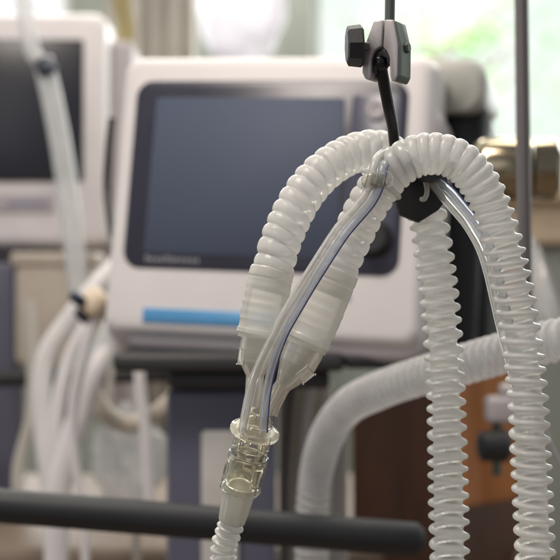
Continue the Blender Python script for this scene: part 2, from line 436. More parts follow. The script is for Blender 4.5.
# sleeve with cut-out windows
bm = bmesh.new(); n = 60; hs = [27, 30, 33, 36, 40, 45, 50, 54, 57, 60, 63, 66]
rr_ = lambda h: (19.2 + .6 * math.sin((h - 27) / 39 * math.pi) + (.9 if h > 60 else 0))
grid = [[bm.verts.new(O0 + ax * (h * px) + (u * math.cos(2 * math.pi * k / n) + w * math.sin(2 * math.pi * k / n)) * (rr_(h) * px)) for k in range(n)] for h in hs]
for i in range(len(hs) - 1):
    for k in range(n):
        if 3 <= i <= 6 and (k % 20) in (2, 3, 4, 5, 6, 7): continue       # three windows
        bm.faces.new((grid[i][k], grid[i][(k + 1) % n], grid[i + 1][(k + 1) % n], grid[i + 1][k]))
sl = link('locking_sleeve', bm, M['clear'], yp, auto=40)
md = sl.modifiers.new('wall', 'SOLIDIFY'); md.thickness = 2.0 * px; md.offset = 0

# ------------------------------------------------------------------ flex tube below the connector
E0 = O0 + ax * (62.5 * px)
ft = thing('patient_tube', 'narrow ribbed translucent tube with smooth white cuff hanging below the clear connector', 'tube', E0)
turned('cuff', [(0, 12 * px), (0, 15.2 * px), (8 * px, 16.2 * px), (28 * px, 15 * px), (39 * px, 13.8 * px), (40 * px, 11.5 * px), (38 * px, 11 * px), (0, 12 * px)], E0 + ax * (.5 * px), ax, M['cuff'], ft, n=48)
E1 = E0 + ax * (38 * px)
path, L = spline([E1, E1 + ax * (12 * px), P(224, 546, 1.024), P(223.5, 566, 1.026), P(224, 600, 1.028), P(226, 680, 1.03)], 8.9 * px / 16)
bm = bmesh.new(); sweep(bm, path, corrug(8.9 * px, 9.2 * px, 4.8 * px, helix=False, sharp=1.3), 40, cap=False)
link('ribbed_hose', bm, M['flex'], ft)

# ------------------------------------------------------------------ pressure tubes
pt = thing('pressure_tubing', 'pair of thin clear tubes with a blue stripe rising from the clear connector', 'tubing', P(255, 424, .985))
r_t = 4.6 / K
def offs(rows, d):              # shift a row path sideways by d photo px
    out = []
    for i, (u_, v_, q) in enumerate(rows):
        a = rows[max(0, i - 1)]; b2 = rows[min(len(rows) - 1, i + 1)]
        tx, ty = b2[0] - a[0], b2[1] - a[1]; l = math.hypot(tx, ty)
        e = d * (1 if i <= 13 else 0.3 if i == 14 else -.5 if i == 15 else -1)    # the pair crosses over behind the hose
        out.append((u_ + -ty / l * e, v_ + tx / l * e, q))
    return out
common = [(277.5, 338, .973), (283, 326, .972), (291.5, 311, .970), (307.5, 284, .969), (324.5, 257, .968), (341, 232, .968), (357, 213, .968), (367, 201, .968), (374, 188, .969), (377, 176, .971), (379, 166, .975), (383, 159, .985),
          (391, 155, 1.0), (404, 156, 1.014), (418, 164, 1.02), (432, 179, 1.02), (446, 193, 1.018), (458, 207, 1.015), (471, 223, 1.014), (484, 246, 1.013), (492, 270, 1.014), (499, 300, 1.015), (506, 330, 1.018), (514, 360, 1.025), (523, 400, 1.032), (527, 440, 1.032)]
left = [(243, 432, .984), (244.5, 420, .983), (250.5, 391, .980), (259, 366, .977)] + offs(common, -4.5)[0:]
right = [(263.5, 432, .982), (264, 420, .981), (267, 391, .979), (273, 364, .976)] + offs(common, 4.5)[0:]
def hollow(name, rows, rout, rin, m, parent, step=.0013, n=40):
    path, L = spline(path3(rows), step); bm = bmesh.new()
    r1 = sweep(bm, path, rout, n, cap=False); r2 = sweep(bm, path, rin, n, cap=False)
    for i in (0, -1):
        for k in range(n): bm.faces.new((r1[i][k], r1[i][(k + 1) % n], r2[i][(k + 1) % n], r2[i][k]))
    return link(name, bm, m, parent, auto=60), path
tl, _ = hollow('clear_tube', left, r_t, r_t * .55, M['tube'], pt)
tr, pth = hollow('striped_tube', right, r_t * .95, r_t * .55, M['tube_blue'], pt)
# blue line let into the outer side of the right tube
bm = bmesh.new(); T, F = frames(pth); side = []
for i, p in enumerate(pth):
    # side facing right of the run and slightly to the viewer
    s_ = T[i].cross(Vector((0, -1, 0))).normalized()
    f_ = i / len(pth); k_ = 1 - 2 * min(1, max(0, (f_ - .46) / .10))      # the line twists over to the hose side past the top
    side.append(p + (s_ * .86 * k_ + Vector((0, -1, 0)) * (.5 + .5 * (1 - abs(k_)))).normalized() * r_t * .93)
sweep(bm, side, .85 / K, 8)
link('blue_stripe', bm, M['stripe_blue'], tr)

# clip on the front hose
cl = thing('tube_clip', 'small clear plastic clip holding the thin tubes against the front hose', 'clip', P(374, 180, .972))
axB = (P(384, 183, .993) - P(366, 207, .994)).normalized()
bm = bmesh.new()
cp = P(377, 181, .975)
side_v = axB.cross(Vector((0, 1, 0))).normalized()
poly = rrect(-15.5 * px, 15.5 * px, -8 * px, 8 * px, 5.5 * px, 6)
xa = Vector((.985, 0, .12)).normalized(); za = Vector((-.12, 0, .985))
secs = [[cp + xa * x * k + za * z * k + Vector((0, y, 0)) for x, z in poly] for y, k in ((-.0105, .6), (-.0098, .82), (-.0085, .94), (-.006, 1), (-.003, 1), (-.001, .86))]
loft(bm, secs); link('clip_body', bm, M['clip'], cl, auto=40)
for dx in (-4.5, 4.5):
    turned('clip_ring', [(-5 * px, 6 * px), (-5 * px, 7.6 * px), (5 * px, 7.6 * px), (5 * px, 6 * px), (-5 * px, 6 * px)], P(375 + dx, 181, .970), (P(378, 171, .971) - P(373, 191, .969)), M['clear'], cl, n=28)
bm = bmesh.new(); ringp = []
for k in range(19):
    a = math.radians(-20 + 220 * k / 18)
    cB_ = P(381, 184, .993)
    ringp.append(cB_ + (side_v * math.cos(a) - Vector((0, 1, 0)) * math.sin(a)) * (21.8 * px))
sweep(bm, ringp, 3.0 * px, 10); link('clip_band', bm, M['clip'], cl)

# ------------------------------------------------------------------ support arm with clamp and hanger
arm = thing('support_arm', 'black jointed hose support arm with grey clamp block and black side knob', 'support arm', P(385, 50, 1.0))
tube('upper_rod', path3([(391.5, -60, 1.012), (390.3, -20, 1.012), (389.6, 24, 1.012)]), 5.2 / K * 1.01, M['mdark'], arm, n=24)
yaw = math.radians(28)
def cx(co):                      # clamp local x/y/z (m) -> world, yawed about the clamp's front left
    x, y, z = co
    return P(380, 50, .992) + Vector((x * math.cos(yaw) + y * math.sin(yaw), -x * math.sin(yaw) + y * math.cos(yaw), z))
def pp(*pts):
    return [((u_ - 380) / K / math.cos(yaw), -(v_ - 50) / K) for u_, v_ in pts]
clamp = prism('clamp_jaw', pp((373.5, 20.5), (382.8, 20), (381.2, 46), (374, 50), (371.2, 57), (371, 76), (368.5, 79), (365, 77), (362.5, 71), (363, 50)), .0165, M['mgrey'], arm, xf=cx)
prism('clamp_jaw', pp((384.2, 20), (392.5, 21), (397, 46), (396.5, 76), (394, 81.5), (391, 82), (389, 76), (388.8, 58), (386, 51.5), (382.6, 47.5)), .0165, M['mgrey'], arm, xf=cx)
prism('shaded_side', [(x + .0004, z) for x, z in pp((391.5, 21.5), (393.5, 21.8), (398.6, 46), (398.2, 76), (395.5, 81.6), (393, 82.2))], .0185, M['mdark'], arm, bev=.0008, xf=lambda co: cx((co.x, co.y + .0018, co.z)))  # shade of the clamp's right side put into a darker plate
prism('fork', pp((374, 52), (377, 49.5), (383, 48.5), (387, 52), (388.4, 58), (388.4, 66), (386, 66), (384.5, 58), (380, 55.5), (376.5, 58), (375.5, 72), (372, 72), (372.2, 58)), .012, M['black'], arm, bev=.0005, xf=lambda co: cx((co.x, co.y + .002, co.z)))
# knob: a chunky faceted hand wheel on a short screw, axis along the clamp's width
kx = Vector((math.cos(yaw), -math.sin(yaw), 0))
kc = P(355, 46, .994)
knob = turned('clamp_knob', [(-8.5 * px, 0), (-8.5 * px, 17 * px), (-7 * px, 20 * px), (5.5 * px, 21.5 * px), (7.5 * px, 19.5 * px), (7.5 * px, 0)], kc, Vector((1, .06, .02)), M['black_soft'], arm, n=8, auto=20)
turned('screw', [(7.5 * px, 0), (7.5 * px, 4 * px), (14 * px, 4 * px), (14 * px, 0)], kc, Vector((1, .06, .02)), M['mdark'], knob, n=16)
turned('bolt_head', [(0, 5.5 * px), (3 * px, 5.5 * px), (4.2 * px, 4.4 * px), (4.2 * px, 0)], cx((.0150, .011, .002)), kx, M['mdark'], arm, n=6, auto=20)
bm = bmesh.new(); bmesh.ops.create_uvsphere(bm, u_segments=28, v_segments=18, radius=9.2 * px)
for v in bm.verts: v.co += P(380.5, 63, 1.0)
link('ball_joint', bm, M['rod'], arm)
tube('lower_rod', path3([(380, 62, 1.0), (383.5, 80, 1.004), (388, 104, 1.01), (392.5, 126, 1.018), (394.5, 143, 1.026), (398, 165, 1.03), (408, 186, 1.03)]),
     lambda s, a, f: (6.2 - 1.0 * f) / K * 1.01, M['rod'], arm, n=24, step=.002)
# hanger bracket between the two hoses
def hx(co):
    x, y, z = co; return P(420, 195, 1.024) + Vector((x, y, z))
def hp(*pts): return [((u_ - 420) / K * 1.024, -(v_ - 195) / K * 1.024) for u_, v_ in pts]
hang = prism('hose_hanger', hp((392, 140), (399, 141), (405, 160), (420, 168), (440, 160), (447, 166), (449, 196), (439, 210), (420, 222), (418, 222), (399, 214), (394, 196), (390, 170)), .014, M['black_soft'], arm, bev=.002, xf=hx)
# cradle under the front hose and under the rear hose
def cradle(c, r, d0, d1, name):
    bm = bmesh.new(); n_ = 16; secs = []
    for k in range(n_ + 1):
        a = math.radians(200 + 140 * k / n_)
        e = Vector((math.cos(a), 0, math.sin(a)))
        secs.append([c + e * r + Vector((0, d0, 0)), c + e * (r + .0035) + Vector((0, d0, 0)), c + e * (r + .0035) + Vector((0, d1, 0)), c + e * r + Vector((0, d1, 0))])
    loft(bm, secs); return link(name, bm, M['black_soft'], hang, auto=40)
cradle(P(426, 158, 1.024), 21 * px, -.034, .0, 'cradle_hook')
cradle(P(400, 152, 1.04), 21 * px, 0, .030, 'cradle_hook')
tube('clear_hook', path3([(423, 177, 1.018), (426, 184, 1.016), (427, 192, 1.014), (424.5, 199, 1.014), (421, 199, 1.016)]), 2.6 / K, M['cuff'], hang, n=14, step=.001)

# ------------------------------------------------------------------ ventilator
VC = Vector((-.0205, 1.75, .1305 + ZC))
va = Vector((.9632, -.26645, -.0354)); vb = Vector((.0698, .1207, .9902)); vn = va.cross(vb).normalized(); vb = vn.cross(va).normalized()
VR = Matrix((va, vb, vn)).transposed().to_4x4()
vent = thing('ventilator', 'white bedside ventilator with a grey switched off screen and blue stripe', 'ventilator')
vent.matrix_basis = Matrix.Translation(VC) @ VR
def local(o, parent=None):       # o was written in ventilator coordinates
    o.parent = parent or vent; o.matrix_parent_inverse = Matrix()
    return o
def slab(name, outline_r, prof, m, parent=None, x=(-1, 1), y=(-1, 1)):
    """rounded slab: prof is (inset, z) pairs from front to back"""
    bm = bmesh.new(); secs = []
    for ins, z in prof:
        secs.append([(a, b2, z) for a, b2 in rrect(x[0] + ins, x[1] - ins, y[0] + ins, y[1] - ins, max(.001, outline_r - ins))])
    loft(bm, secs); o = link(name, bm, m, None, auto=50)
    return local(o, parent)
# front frame: an outline that tapers slightly to the top
def fr_sec(ins, z, chin=0):
    pts = rrect(-.203 + ins, .210 - ins, -.220 + ins + chin, .158 - ins, max(.004, .022 - ins * .5), 10)
    return [(x + (.0 if y > -.1 else 0) , y, z) for x, y in pts]
bm = bmesh.new()
loft(bm, [fr_sec(.016, .000, .012), fr_sec(.010, -.0015, .012), fr_sec(.006, -.005, .012), fr_sec(.003, -.012, .010), fr_sec(.001, -.024, .004), fr_sec(0, -.04), fr_sec(.0, -.092), fr_sec(.006, -.10)])
front = local(link('front_frame', bm, M['vent_white'], None, auto=60))
# lower chin and side trim, downward-facing shade put into a darker grey behind the frame
bm = bmesh.new()
def ch(ins, z): return [(x, y, z) for x, y in rrect(-.188 + ins, .219 - ins, -.226 + ins, .100, .03, 8)]
loft(bm, [ch(.012, -.012), ch(.004, -.018), ch(0, -.028), ch(0, -.10), ch(.008, -.11)])
local(link('shaded_chin', bm, M['vent_chin'], None, auto=60))
# rear housing: taller and wider hump
bm = bmesh.new()
def rh(ins, z, dx=0): return [(x, y, z) for x, y in rrect(-.118 + ins, .258 - ins + dx, .106 + max(0, -z - .10) * .14, .179 - ins + max(0, -z - .10) * .03, .026, 8)]
loft(bm, [rh(.012, -.088), rh(.004, -.092), rh(.001, -.098), rh(0, -.108), rh(0, -.26), rh(.012, -.28)])
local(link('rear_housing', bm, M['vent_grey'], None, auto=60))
bm = bmesh.new()
loft(bm, [[(x, y, z) for x, y in rrect(-.17 + i_, .256 - i_, -.214 + i_, .128, .012, 6)] for i_, z in ((.01, -.125), (0, -.135), (0, -.285), (.01, -.295))])
local(link('connector_bay', bm, M['black'], None, auto=60))
bm = bmesh.new()
loft(bm, [[(x, y, z) for x, y in rrect(.12 + i_, .272 - i_, -.205 + i_, .055, .03, 6)] for i_, z in ((.012, -.16), (0, -.175), (0, -.27), (.012, -.285))])
local(link('cable_cover', bm, M['black'], None, auto=60))
# lighter socket on the side of the black bay
for yy, zz, r in ((.02, -.17, .018), (-.05, -.21, .014)):
    o = turned('hose_port', [(0, r), (.012, r), (.012, r * .6), (.002, r * .6), (.002, 0)], (.256, yy, zz), (1, 0, 0), M['charcoal'], None, n=28); local(o)
bez = slab('screen_bezel', .022, [(.003, .0030), (.0, .0015), (0, -.002)], M['bezel'], x=(-.178, .178), y=(-.1215, .1215))
slab('screen', .006, [(.0008, .0038), (0, .0030), (0, .001)], M['screen'], bez, x=(-.1495, .099), y=(-.103, .099))
slab('key_panel', .008, [(.0012, .0040), (0, .0032), (0, .001)], M['bezel_panel'], bez, x=(.108, .171), y=(-.108, .104))
o = turned('ring_button', [(.0, .0), (0, .012), (.003, .0125), (.0045, .011), (.0045, .0075), (.002, .0065), (.002, 0)], (.140, .083, .0042), (0, 0, 1), M['vent_chin'], None, n=32); local(o, bez)
for i_, yy in enumerate((.045, .012, -.021)):
    slab('key', .004, [(.0012, .0062), (0, .0052), (0, .0042)], M['bezel'], bez, x=(.124, .156), y=(yy - .009, yy + .009))
o = turned('dial', [(0, 0), (0, .024), (.004, .024), (.006, .021), (.016, .0195), (.0185, .017), (.0185, 0)], (.146, -.078, .0042), (0, 0, 1), M['black'], None, n=40); local(o, bez)
slab('blue_stripe', .001, [(.0004, .0022), (0, .0016), (0, -.001)], M['blue'], x=(-.145, .062), y=(-.1905, -.1725))
# small maker's lettering below the screen, too blurred to read: short upright marks
bm = bmesh.new(); xx = -.146; random.seed(3)
while xx < -.078:
    wd = random.choice((.003, .0042, .005)); hh = random.choice((.0062, .0062, .0085))
    for q in range(2):
        r = bmesh.ops.create_cube(bm, size=1)
        for v in r['verts']:
            v.co = Vector((xx + (q * wd * .7) + v.co.x * .0012, -.1118 - .002 + hh / 2 + v.co.y * hh, .0033 + v.co.z * .0006))
    r = bmesh.ops.create_cube(bm, size=1)
    for v in r['verts']: v.co = Vector((xx + wd * .35 + v.co.x * wd * .7, -.1118 - .002 + hh * random.choice((.15, .5, .9)) + v.co.y * .0012, .0033 + v.co.z * .0005))
    xx += wd + .0022
local(link('lettering', bm, M['ink'], None, smooth=False), bez)
o = turned('indicator_mark', [(0, .0055), (.0008, .005), (.0008, 0)], (.116, -.150, .0005), (0, 0, 1), M['violet'], None, n=24); local(o)

# ------------------------------------------------------------------ trolley under the ventilator
tro = thing('ventilator_trolley', 'slate blue trolley column with a dark tray and pale panel beneath the ventilator', 'trolley', P(225, 560, 1.8) * 1)
tro.location.z = 0
def pbox(name, u0, u1, v0, v1, d0, d1, m, parent=None, bev=.004, rot=None):
    a = P(u0, v1, d0); b2 = P(u1, v0, d0)
    return box(name, (a.x, d0, a.z), (b2.x, d1, b2.z), m, parent, bev, rot)
pbox('tray', 112, 345, 353, 372, 1.70, 1.95, M['charcoal'], tro, .008)
pbox('tray_edge', 346, 419, 356, 369, 1.70, 1.95, M['black'], tro, .003)
pbox('tray_lip', 168, 330, 371, 389, 1.74, 1.93, M['charcoal'], tro, .006)
pbox('column', 166, 276, 388, 900, 1.76, 1.90, M['slate'], tro, .012)
pbox('column_panel', 201, 239, 431, 700, 1.748, 1.765, M['panel'], tro, .006)
pbox('post', 332, 348, 400, 900, 1.95, 1.98, M['curtain'], tro, .004)
pbox('side_panel', 278, 332, 384, 900, 1.99, 2.02, M['beige'], tro, .004)
for i_, (u_, w_) in enumerate(((286, 6), (305, 9), (322, 5))):
    tube('hanging_lead', path3([(u_ + 6, 380, 1.96), (u_ + 1, 430, 1.955), (u_ - 2, 500, 1.955), (u_, 620, 1.96)]), w_ / 2 / K * 1.95, M['white' if i_ != 0 else 'charcoal'], tro)
BG = 'black padded handlebars'
hb = thing('handlebar', 'thick black padded handlebar in the foreground with a rounded right end', 'handlebar', P(210, 521, 1.45), BG)
a = P(-60, 501, 1.44); b2 = P(420, 540, 1.47); axh = (b2 - a).normalized(); Lh = (b2 - a).length
rb = 17.2 / K * 1.455
turned('grip', [(0, 0), (0, rb), (Lh - .006, rb), (Lh - .002, rb * .93), (Lh, rb * .8), (Lh, 0)], a, axh, M['black_soft'], hb, n=48, auto=60)
turned('end_cap', [(0, rb * .78), (.003, rb * .72), (.0045, rb * .5), (.005, 0)], b2, axh, M['black'], hb, n=40, auto=60)
hb2 = thing('handlebar', 'thin black handlebar partly hidden behind white cables, below the left monitor', 'handlebar', P(60, 378, 2.35), BG)
a = P(-60, 380, 2.35); b2 = P(215, 372, 2.35)
turned('grip', [(0, 0), (0, .0145), ((b2 - a).length, .0145), ((b2 - a).length, 0)], a, b2 - a, M['black_soft'], hb2, n=28)

# ------------------------------------------------------------------ left monitor
mon = thing('bedside_monitor', 'pale blurred bedside monitor with a black screen at the left edge', 'monitor', P(0, 250, 2.65))
def mbox(name, u0, u1, v0, v1, d0, d1, m, parent, bev=.004): return pbox(name, u0, u1, v0, v1, d0, d1, m, parent, bev)
hous = mbox('housing', -150, 106, 12, 247, 2.62, 2.78, M['white'], mon, .022)
sb = mbox('screen', -130, 83, 39, 181, 2.612, 2.624, M['screen_dark'], mon, .004)
mbox('label_plate', -60, 54, 193, 212, 2.614, 2.622, M['vent_chin'], mon, .002)
bm = bmesh.new()
for k in range(9):
    c = P(8 + k * 4.6, 203, 2.6125)
    for q in range(2):
        r = bmesh.ops.create_cube(bm, size=1)
        for v in r['verts']: v.co = c + Vector((v.co.x * .0018 + q * .0035, v.co.y * .001, v.co.z * .010))
link('lettering', bm, M['ink_blue'], mon, smooth=False)
mbox('base', -100, 60, 247, 262, 2.64, 2.76, M['charcoal'], mon, .006)
# hanging translucent hose in front of it
hh_ = thing('suction_hose', 'greyish translucent hose with a bluish fitting hanging in front of the left monitor', 'hose', P(45, 70, 2.3))
tube('hose', path3([(42, 58, 2.3), (50, 90, 2.3), (58, 130, 2.3), (66, 180, 2.3), (72, 230, 2.3), (77, 275, 2.3), (82, 320, 2.32), (85, 380, 2.34)]), 10.5 / K * 2.3, M['bag'], hh_)
tube('elbow', path3([(20, -20, 2.32), (26, 18, 2.31), (30, 42, 2.3), (36, 58, 2.3), (46, 64, 2.295)]), 8 / K * 2.3, M['bag'], hh_)
turned('fitting', [(-.012, 0), (-.012, .012), (-.004, .016), (.012, .016), (.016, .011), (.016, 0)], P(45, 66, 2.28), (.5, 0, -.8), M['navy'], hh_)

# ------------------------------------------------------------------ left clutter: cables, plugs, box, bag
CG = 'white cables hanging at the left'
def cable(rows, wpx, label, d=1.7, m='white'):
    ds = d if isinstance(d, list) else [d]
    ds = ds + [ds[-1]] * (len(rows) - len(ds))
    o = tube('cable', path3([(u_, v_, q) for (u_, v_), q in zip(rows, ds)]), wpx / 2 / K * ds[-1], M[m], None, step=.006)
    tag(o, label, 'cable', CG); return o
cable([(175, 235), (140, 245), (98, 284), (64, 326), (46, 356), (41, 400), (45, 450), (52, 500), (56, 600)], 19, 'outer white cable looping from behind the ventilator past the dark plugs', [2.2, 2.16, 2.12])
cable([(165, 262), (134, 296), (112, 332), (96, 366), (82, 408), (68, 452), (58, 500), (56, 600)], 24, 'broad white cable slanting down from the ventilator corner', [2.16, 2.12, 2.06, 2.02])
cable([(92, 318), (72, 352), (60, 392), (55, 440), (60, 500), (62, 600)], 14, 'slim white cable between the two broader ones', 2.08)
cable([(128, 318), (134, 345), (139, 372), (141, 395), (146, 440), (150, 520)], 11, 'short thin white cable dropping below the ventilator tray', 2.05)
cable([(20, 520), (18, 470), (30, 420), (33, 380), (28, 300)], 12, 'greyish cable nearest the left edge', 2.2, 'curtain')
cable([(118, 352), (110, 380), (112, 420), (124, 452), (134, 500), (138, 600)], 7, 'thin grey cable drooping beside the translucent bag', 2.2, 'curtain')
cable([(100, 300), (84, 352), (72, 410), (76, 470), (84, 520), (86, 600)], 9, 'narrow white cable just right of the slim one', 2.0)
hc = tube('looped_hose', path3([(196, 366, 2.1), (180, 392, 2.1), (155, 414, 2.1), (128, 424, 2.1), (104, 412, 2.1), (90, 384, 2.1)]), 9 / K * 2.1, M['beige'], None)
tag(hc, 'beige hose hanging in a loop beside the slate trolley column', 'hose')
plg = thing('cable_plug', 'cream and navy cable plug resting on white cables by the ventilator corner', 'plug', P(84, 312, 2.0))
axp = (P(74, 322, 2.0) - P(108, 288, 2.0)).normalized(); op = P(104, 294, 2.0)
turned('plug_body', [(0, 0), (0, .016), (.006, .020), (.03, .020), (.037, .014), (.037, 0)], op, axp, M['cream'], plg)
turned('plug_tip', [(.0365, 0), (.0365, .013), (.05, .012), (.051, .0)], op, axp, M['navy'], plg)
plg2 = tag(turned('cable_plug', [(0, 0), (0, .010), (.004, .0125), (.013, .0125), (.016, .009), (.016, 0)], P(74, 303, 1.98), (P(84, 291, 1.98) - P(74, 303, 1.98)), M['navy']), 'dark navy plug on the outer white cable above the cream plug', 'plug')
eb = thing('equipment_box', 'blurred beige grey equipment box under the left monitor', 'box', P(40, 365, 2.5))
pbox('box_body', 14, 92, 262, 366, 2.48, 2.6, M['beige'], eb, .015)
pbox('box_lid', 10, 96, 252, 266, 2.475, 2.605, M['beige'], eb, .006)
pst = tag(pbox('support_column', -40, 15, 262, 620, 2.55, 2.65, M['slate'], None, .008), 'dark slate support column at the left edge below the monitor', 'column')
# crumpled translucent bag
bm = bmesh.new(); bmesh.ops.create_icosphere(bm, subdivisions=5, radius=1)
from mathutils import noise
c = P(130, 458, 2.15)
for v in bm.verts:
    q = v.co.copy(); nz = noise.noise(q * 2.2) * .28 + noise.noise(q * 5.5 + Vector((3, 1, 2))) * .12
    v.co = c + Vector((q.x * .055, q.y * .03, q.z * .075)) * (1 + nz)
tag(link('drainage_bag', bm, M['bag']), 'crumpled translucent plastic bag beside the slate trolley column', 'bag')
bm = bmesh.new(); bmesh.ops.create_icosphere(bm, subdivisions=5, radius=1)
c = P(238, -6, 4.2)
for v in bm.verts:
    q = v.co.copy(); nz = noise.noise(q * 1.8 + Vector((7, 2, 2))) * .3 + noise.noise(q * 5 + Vector((3, 6, 2))) * .1
    v.co = c + Vector((q.x * .135, q.y * .06, q.z * .24)) * (1 + nz * .6)
wb = link('fluid_bag', bm, M['lavender']); tag(wb, 'pale lavender fluid bag hanging behind the top of the ventilator', 'bag')

# ------------------------------------------------------------------ right side
pole = thing('iv_pole', 'dark steel upright pole behind the rightmost hose', 'pole', P(527, 600, 1.35)); pole.location.z = 0
tube('pole_shaft', [P(517.5, -260, 1.35), P(521, -20, 1.35), P(524.5, 240, 1.35), P(533, 900, 1.35), Vector((P(540, 0, 1.35).x, 1.35, .0))], 7.2 / K * 1.35, M['pole'], pole, step=.03, n=28)
Rc = .036
br = thing('humidifier_cylinder', 'aged brass coloured cylinder lying sideways behind the steel pole', 'cylinder', P(515, 168, 1.62))
ob = P(474, 168, 1.62)
turned('cylinder_body', [(0, 0), (0, Rc * .78), (.006, Rc * .92), (.014, Rc), (.060, Rc), (.062, Rc * .95), (.066, Rc * .95), (.0675, 0)], ob, (1, -.12, -.02), M['brass'], br, n=64)
turned('end_knob', [(.0676, 0), (.0676, Rc * .9), (.069, Rc * .98), (.088, Rc * .98), (.094, Rc * .92), (.098, Rc * .7), (.098, 0)], ob, (1, -.12, -.02), M['brass'], br, n=64)
turned('stem', [(-.05, 0), (-.05, .012), (.0, .012), (0, 0)], ob, (1, -.12, -.02), M['black'], br, n=24)

cab = thing('wooden_cabinet', 'wooden cabinet with left side coloured dark for its shade and orange oak front behind the hoses', 'cabinet', P(440, 600, 2.3)); cab.location.z = 0
zt = P(0, 268, 2.3).z
cA0, cM, cB0 = P(352, 0, 2.34), P(452, 0, 2.22), P(540, 0, 2.36)
def panel(name, a, b2, z0, z1, th, m):
    d = Vector((b2.x - a.x, b2.y - a.y, 0)); n_ = Vector((-d.y, d.x, 0)).normalized()
    bm = bmesh.new(); vs = []
    for q in (a, b2):
        for z in (z0, z1):
            for k in (0, th): vs.append(bm.verts.new(Vector((q.x, q.y, z)) + n_ * k))
    bmesh.ops.convex_hull(bm, input=vs)
    bmesh.ops.bevel(bm, geom=bm.edges[:], offset=.003, segments=2, affect='EDGES')
    return link(name, bm, m, cab, auto=40)
panel('side_panel', cA0, cM, .05, zt - .2, .02, M['dark_wood'])  # shade of the left face put into a darker wood colour
panel('front_panel', cM + Vector((.003, 0, 0)), cB0, .05, zt, .02, M['oak'])
panel('lower_drawer', cM + Vector((.006, -.012, 0)), cB0 + Vector((0, -.012, 0)), .05, P(0, 500, 2.3).z, .01, M['dark_wood'])
rc = thing('rail_clamp', 'pale grey rail clamp with a black hand knob between the two hanging hoses', 'clamp', P(498, 430, 1.75))
pbox('clamp_block', 488, 522, 398, 424, 1.75, 1.79, M['vent_chin'], rc, .006)
pbox('clamp_arm', 500, 526, 385, 400, 1.76, 1.78, M['mgrey'], rc, .004)
turned('clamp_knob', [(0, 0), (0, .012), (.004, .0195), (.034, .021), (.04, .016), (.04, 0)], P(478, 446, 1.75), (1, .1, 0), M['black_soft'], rc, n=14)
turned('screw', [(-.02, 0), (-.02, .006), (.06, .006), (.06, 0)], P(497, 428, 1.765), (0, 0, -1), M['mdark'], rc, n=14)
# pale drape wedge and counter at the right
bm = bmesh.new()
vs = [P(534, 235, 1.8), P(542, 250, 1.8), P(575, 330, 1.8), P(575, 350, 1.8), P(536, 340, 1.8)]
vs2 = [q + Vector((0, .03, 0)) for q in vs]
loft(bm, [vs, vs2]); bmesh.ops.bevel(bm, geom=bm.edges[:], offset=.003, segments=2, affect='EDGES')
tag(link('plastic_drape', bm, M['bag']), 'pale translucent plastic drape hanging at the right edge beneath the brass cylinder', 'drape')
tag(tube('cable', path3([(536, 400, 1.3), (545, 430, 1.3), (553, 450, 1.3), (566, 476, 1.3)]), 2.6 / K * 1.3, M['vent_chin']), 'thin grey cable at the right edge behind the rightmost hose', 'cable')
ctr = thing('counter', 'low beige counter below the bright window at the right', 'counter', P(540, 250, 3.6))
pbox('worktop', 430, 800, 186, 200, 3.5, 4.2, M['sill'], ctr, .01)
pbox('counter_front', 440, 800, 201, 244, 3.56, 4.15, M['sill'], ctr, .01)
lowc = tag(pbox('storage_cupboard', 500, 800, 246, 900, 3.6, 4.15, M['wall'], None, .01), 'grey green cupboard under the beige counter at the right edge', 'cupboard')

# ------------------------------------------------------------------ room behind
YW = 5.0
def wallbox(name, u0, u1, v0, v1, m=M['wall'], kind='structure', y0=YW, y1=YW + .15):
    a = P(u0, v1, YW); b2 = P(u1, v0, YW)
    o = box(name, (a.x, y0, max(0, a.z)), (b2.x, y1, b2.z), m, None, 0)
    o['kind'] = kind; return o
# wall pieces round two openings
wallbox('wall', -900, -60, -500, 900)
wallbox('wall', -60, 70, 30, 900)
wallbox('wall', 70, 312, -500, 900)
wallbox('wall', 312, 720, 190, 900)
wallbox('wall', 720, 1500, -500, 900)
wallbox('wall', -60, 70, -500, -300); wallbox('wall', 312, 720, -500, -300)
fl = bmesh.new(); bmesh.ops.create_grid(fl, x_segments=2, y_segments=2, size=6)
for v in fl.verts: v.co.y += 2
link('floor', fl, M['floor'])['kind'] = 'structure'
def window(u0, u1, v0, v1, muls, label, sub='pane'):
    w_ = thing('window', label, 'window', P((u0 + u1) / 2, v1, YW))
    t_ = 9
    f = []
    for q in ((u0, u1, v1 - t_, v1), (u0, u1, v0, v0 + t_)): f.append(q)
    for x_ in (u0, u1 - t_): f.append((x_, x_ + t_, v0 + t_, v1 - t_))
    bm = bmesh.new()
    for x_ in muls: f.append((x_, x_ + 6, v0 + t_, v1 - t_))
    for q in f:
        a = P(q[0], q[3], YW); b3 = P(q[1], q[2], YW); r = bmesh.ops.create_cube(bm, size=1)
        for v in r['verts']: v.co = Vector(((a.x + b3.x) / 2 + v.co.x * (b3.x - a.x - .002), YW + .07 + v.co.y * .07, (a.z + b3.z) / 2 + v.co.z * (b3.z - a.z - .002)))
    link('frame', bm, M['frame'], w_, smooth=False)
    bm = bmesh.new(); a = P(u0 + 5, v1 - 5, YW); b3 = P(u1 - 5, v0 + 5, YW); r = bmesh.ops.create_cube(bm, size=1)
    for v in r['verts']: v.co = Vector(((a.x + b3.x) / 2 + v.co.x * (b3.x - a.x), YW + .075 + v.co.y * .006, (a.z + b3.z) / 2 + v.co.z * (b3.z - a.z)))
    link('pane', bm, M['glass'], w_, smooth=False)
window(312, 720, -300, 190, [600], 'wide bright window with greenery outside behind the ventilator')
window(-60, 70, -300, 30, [], 'bright window above the left monitor')
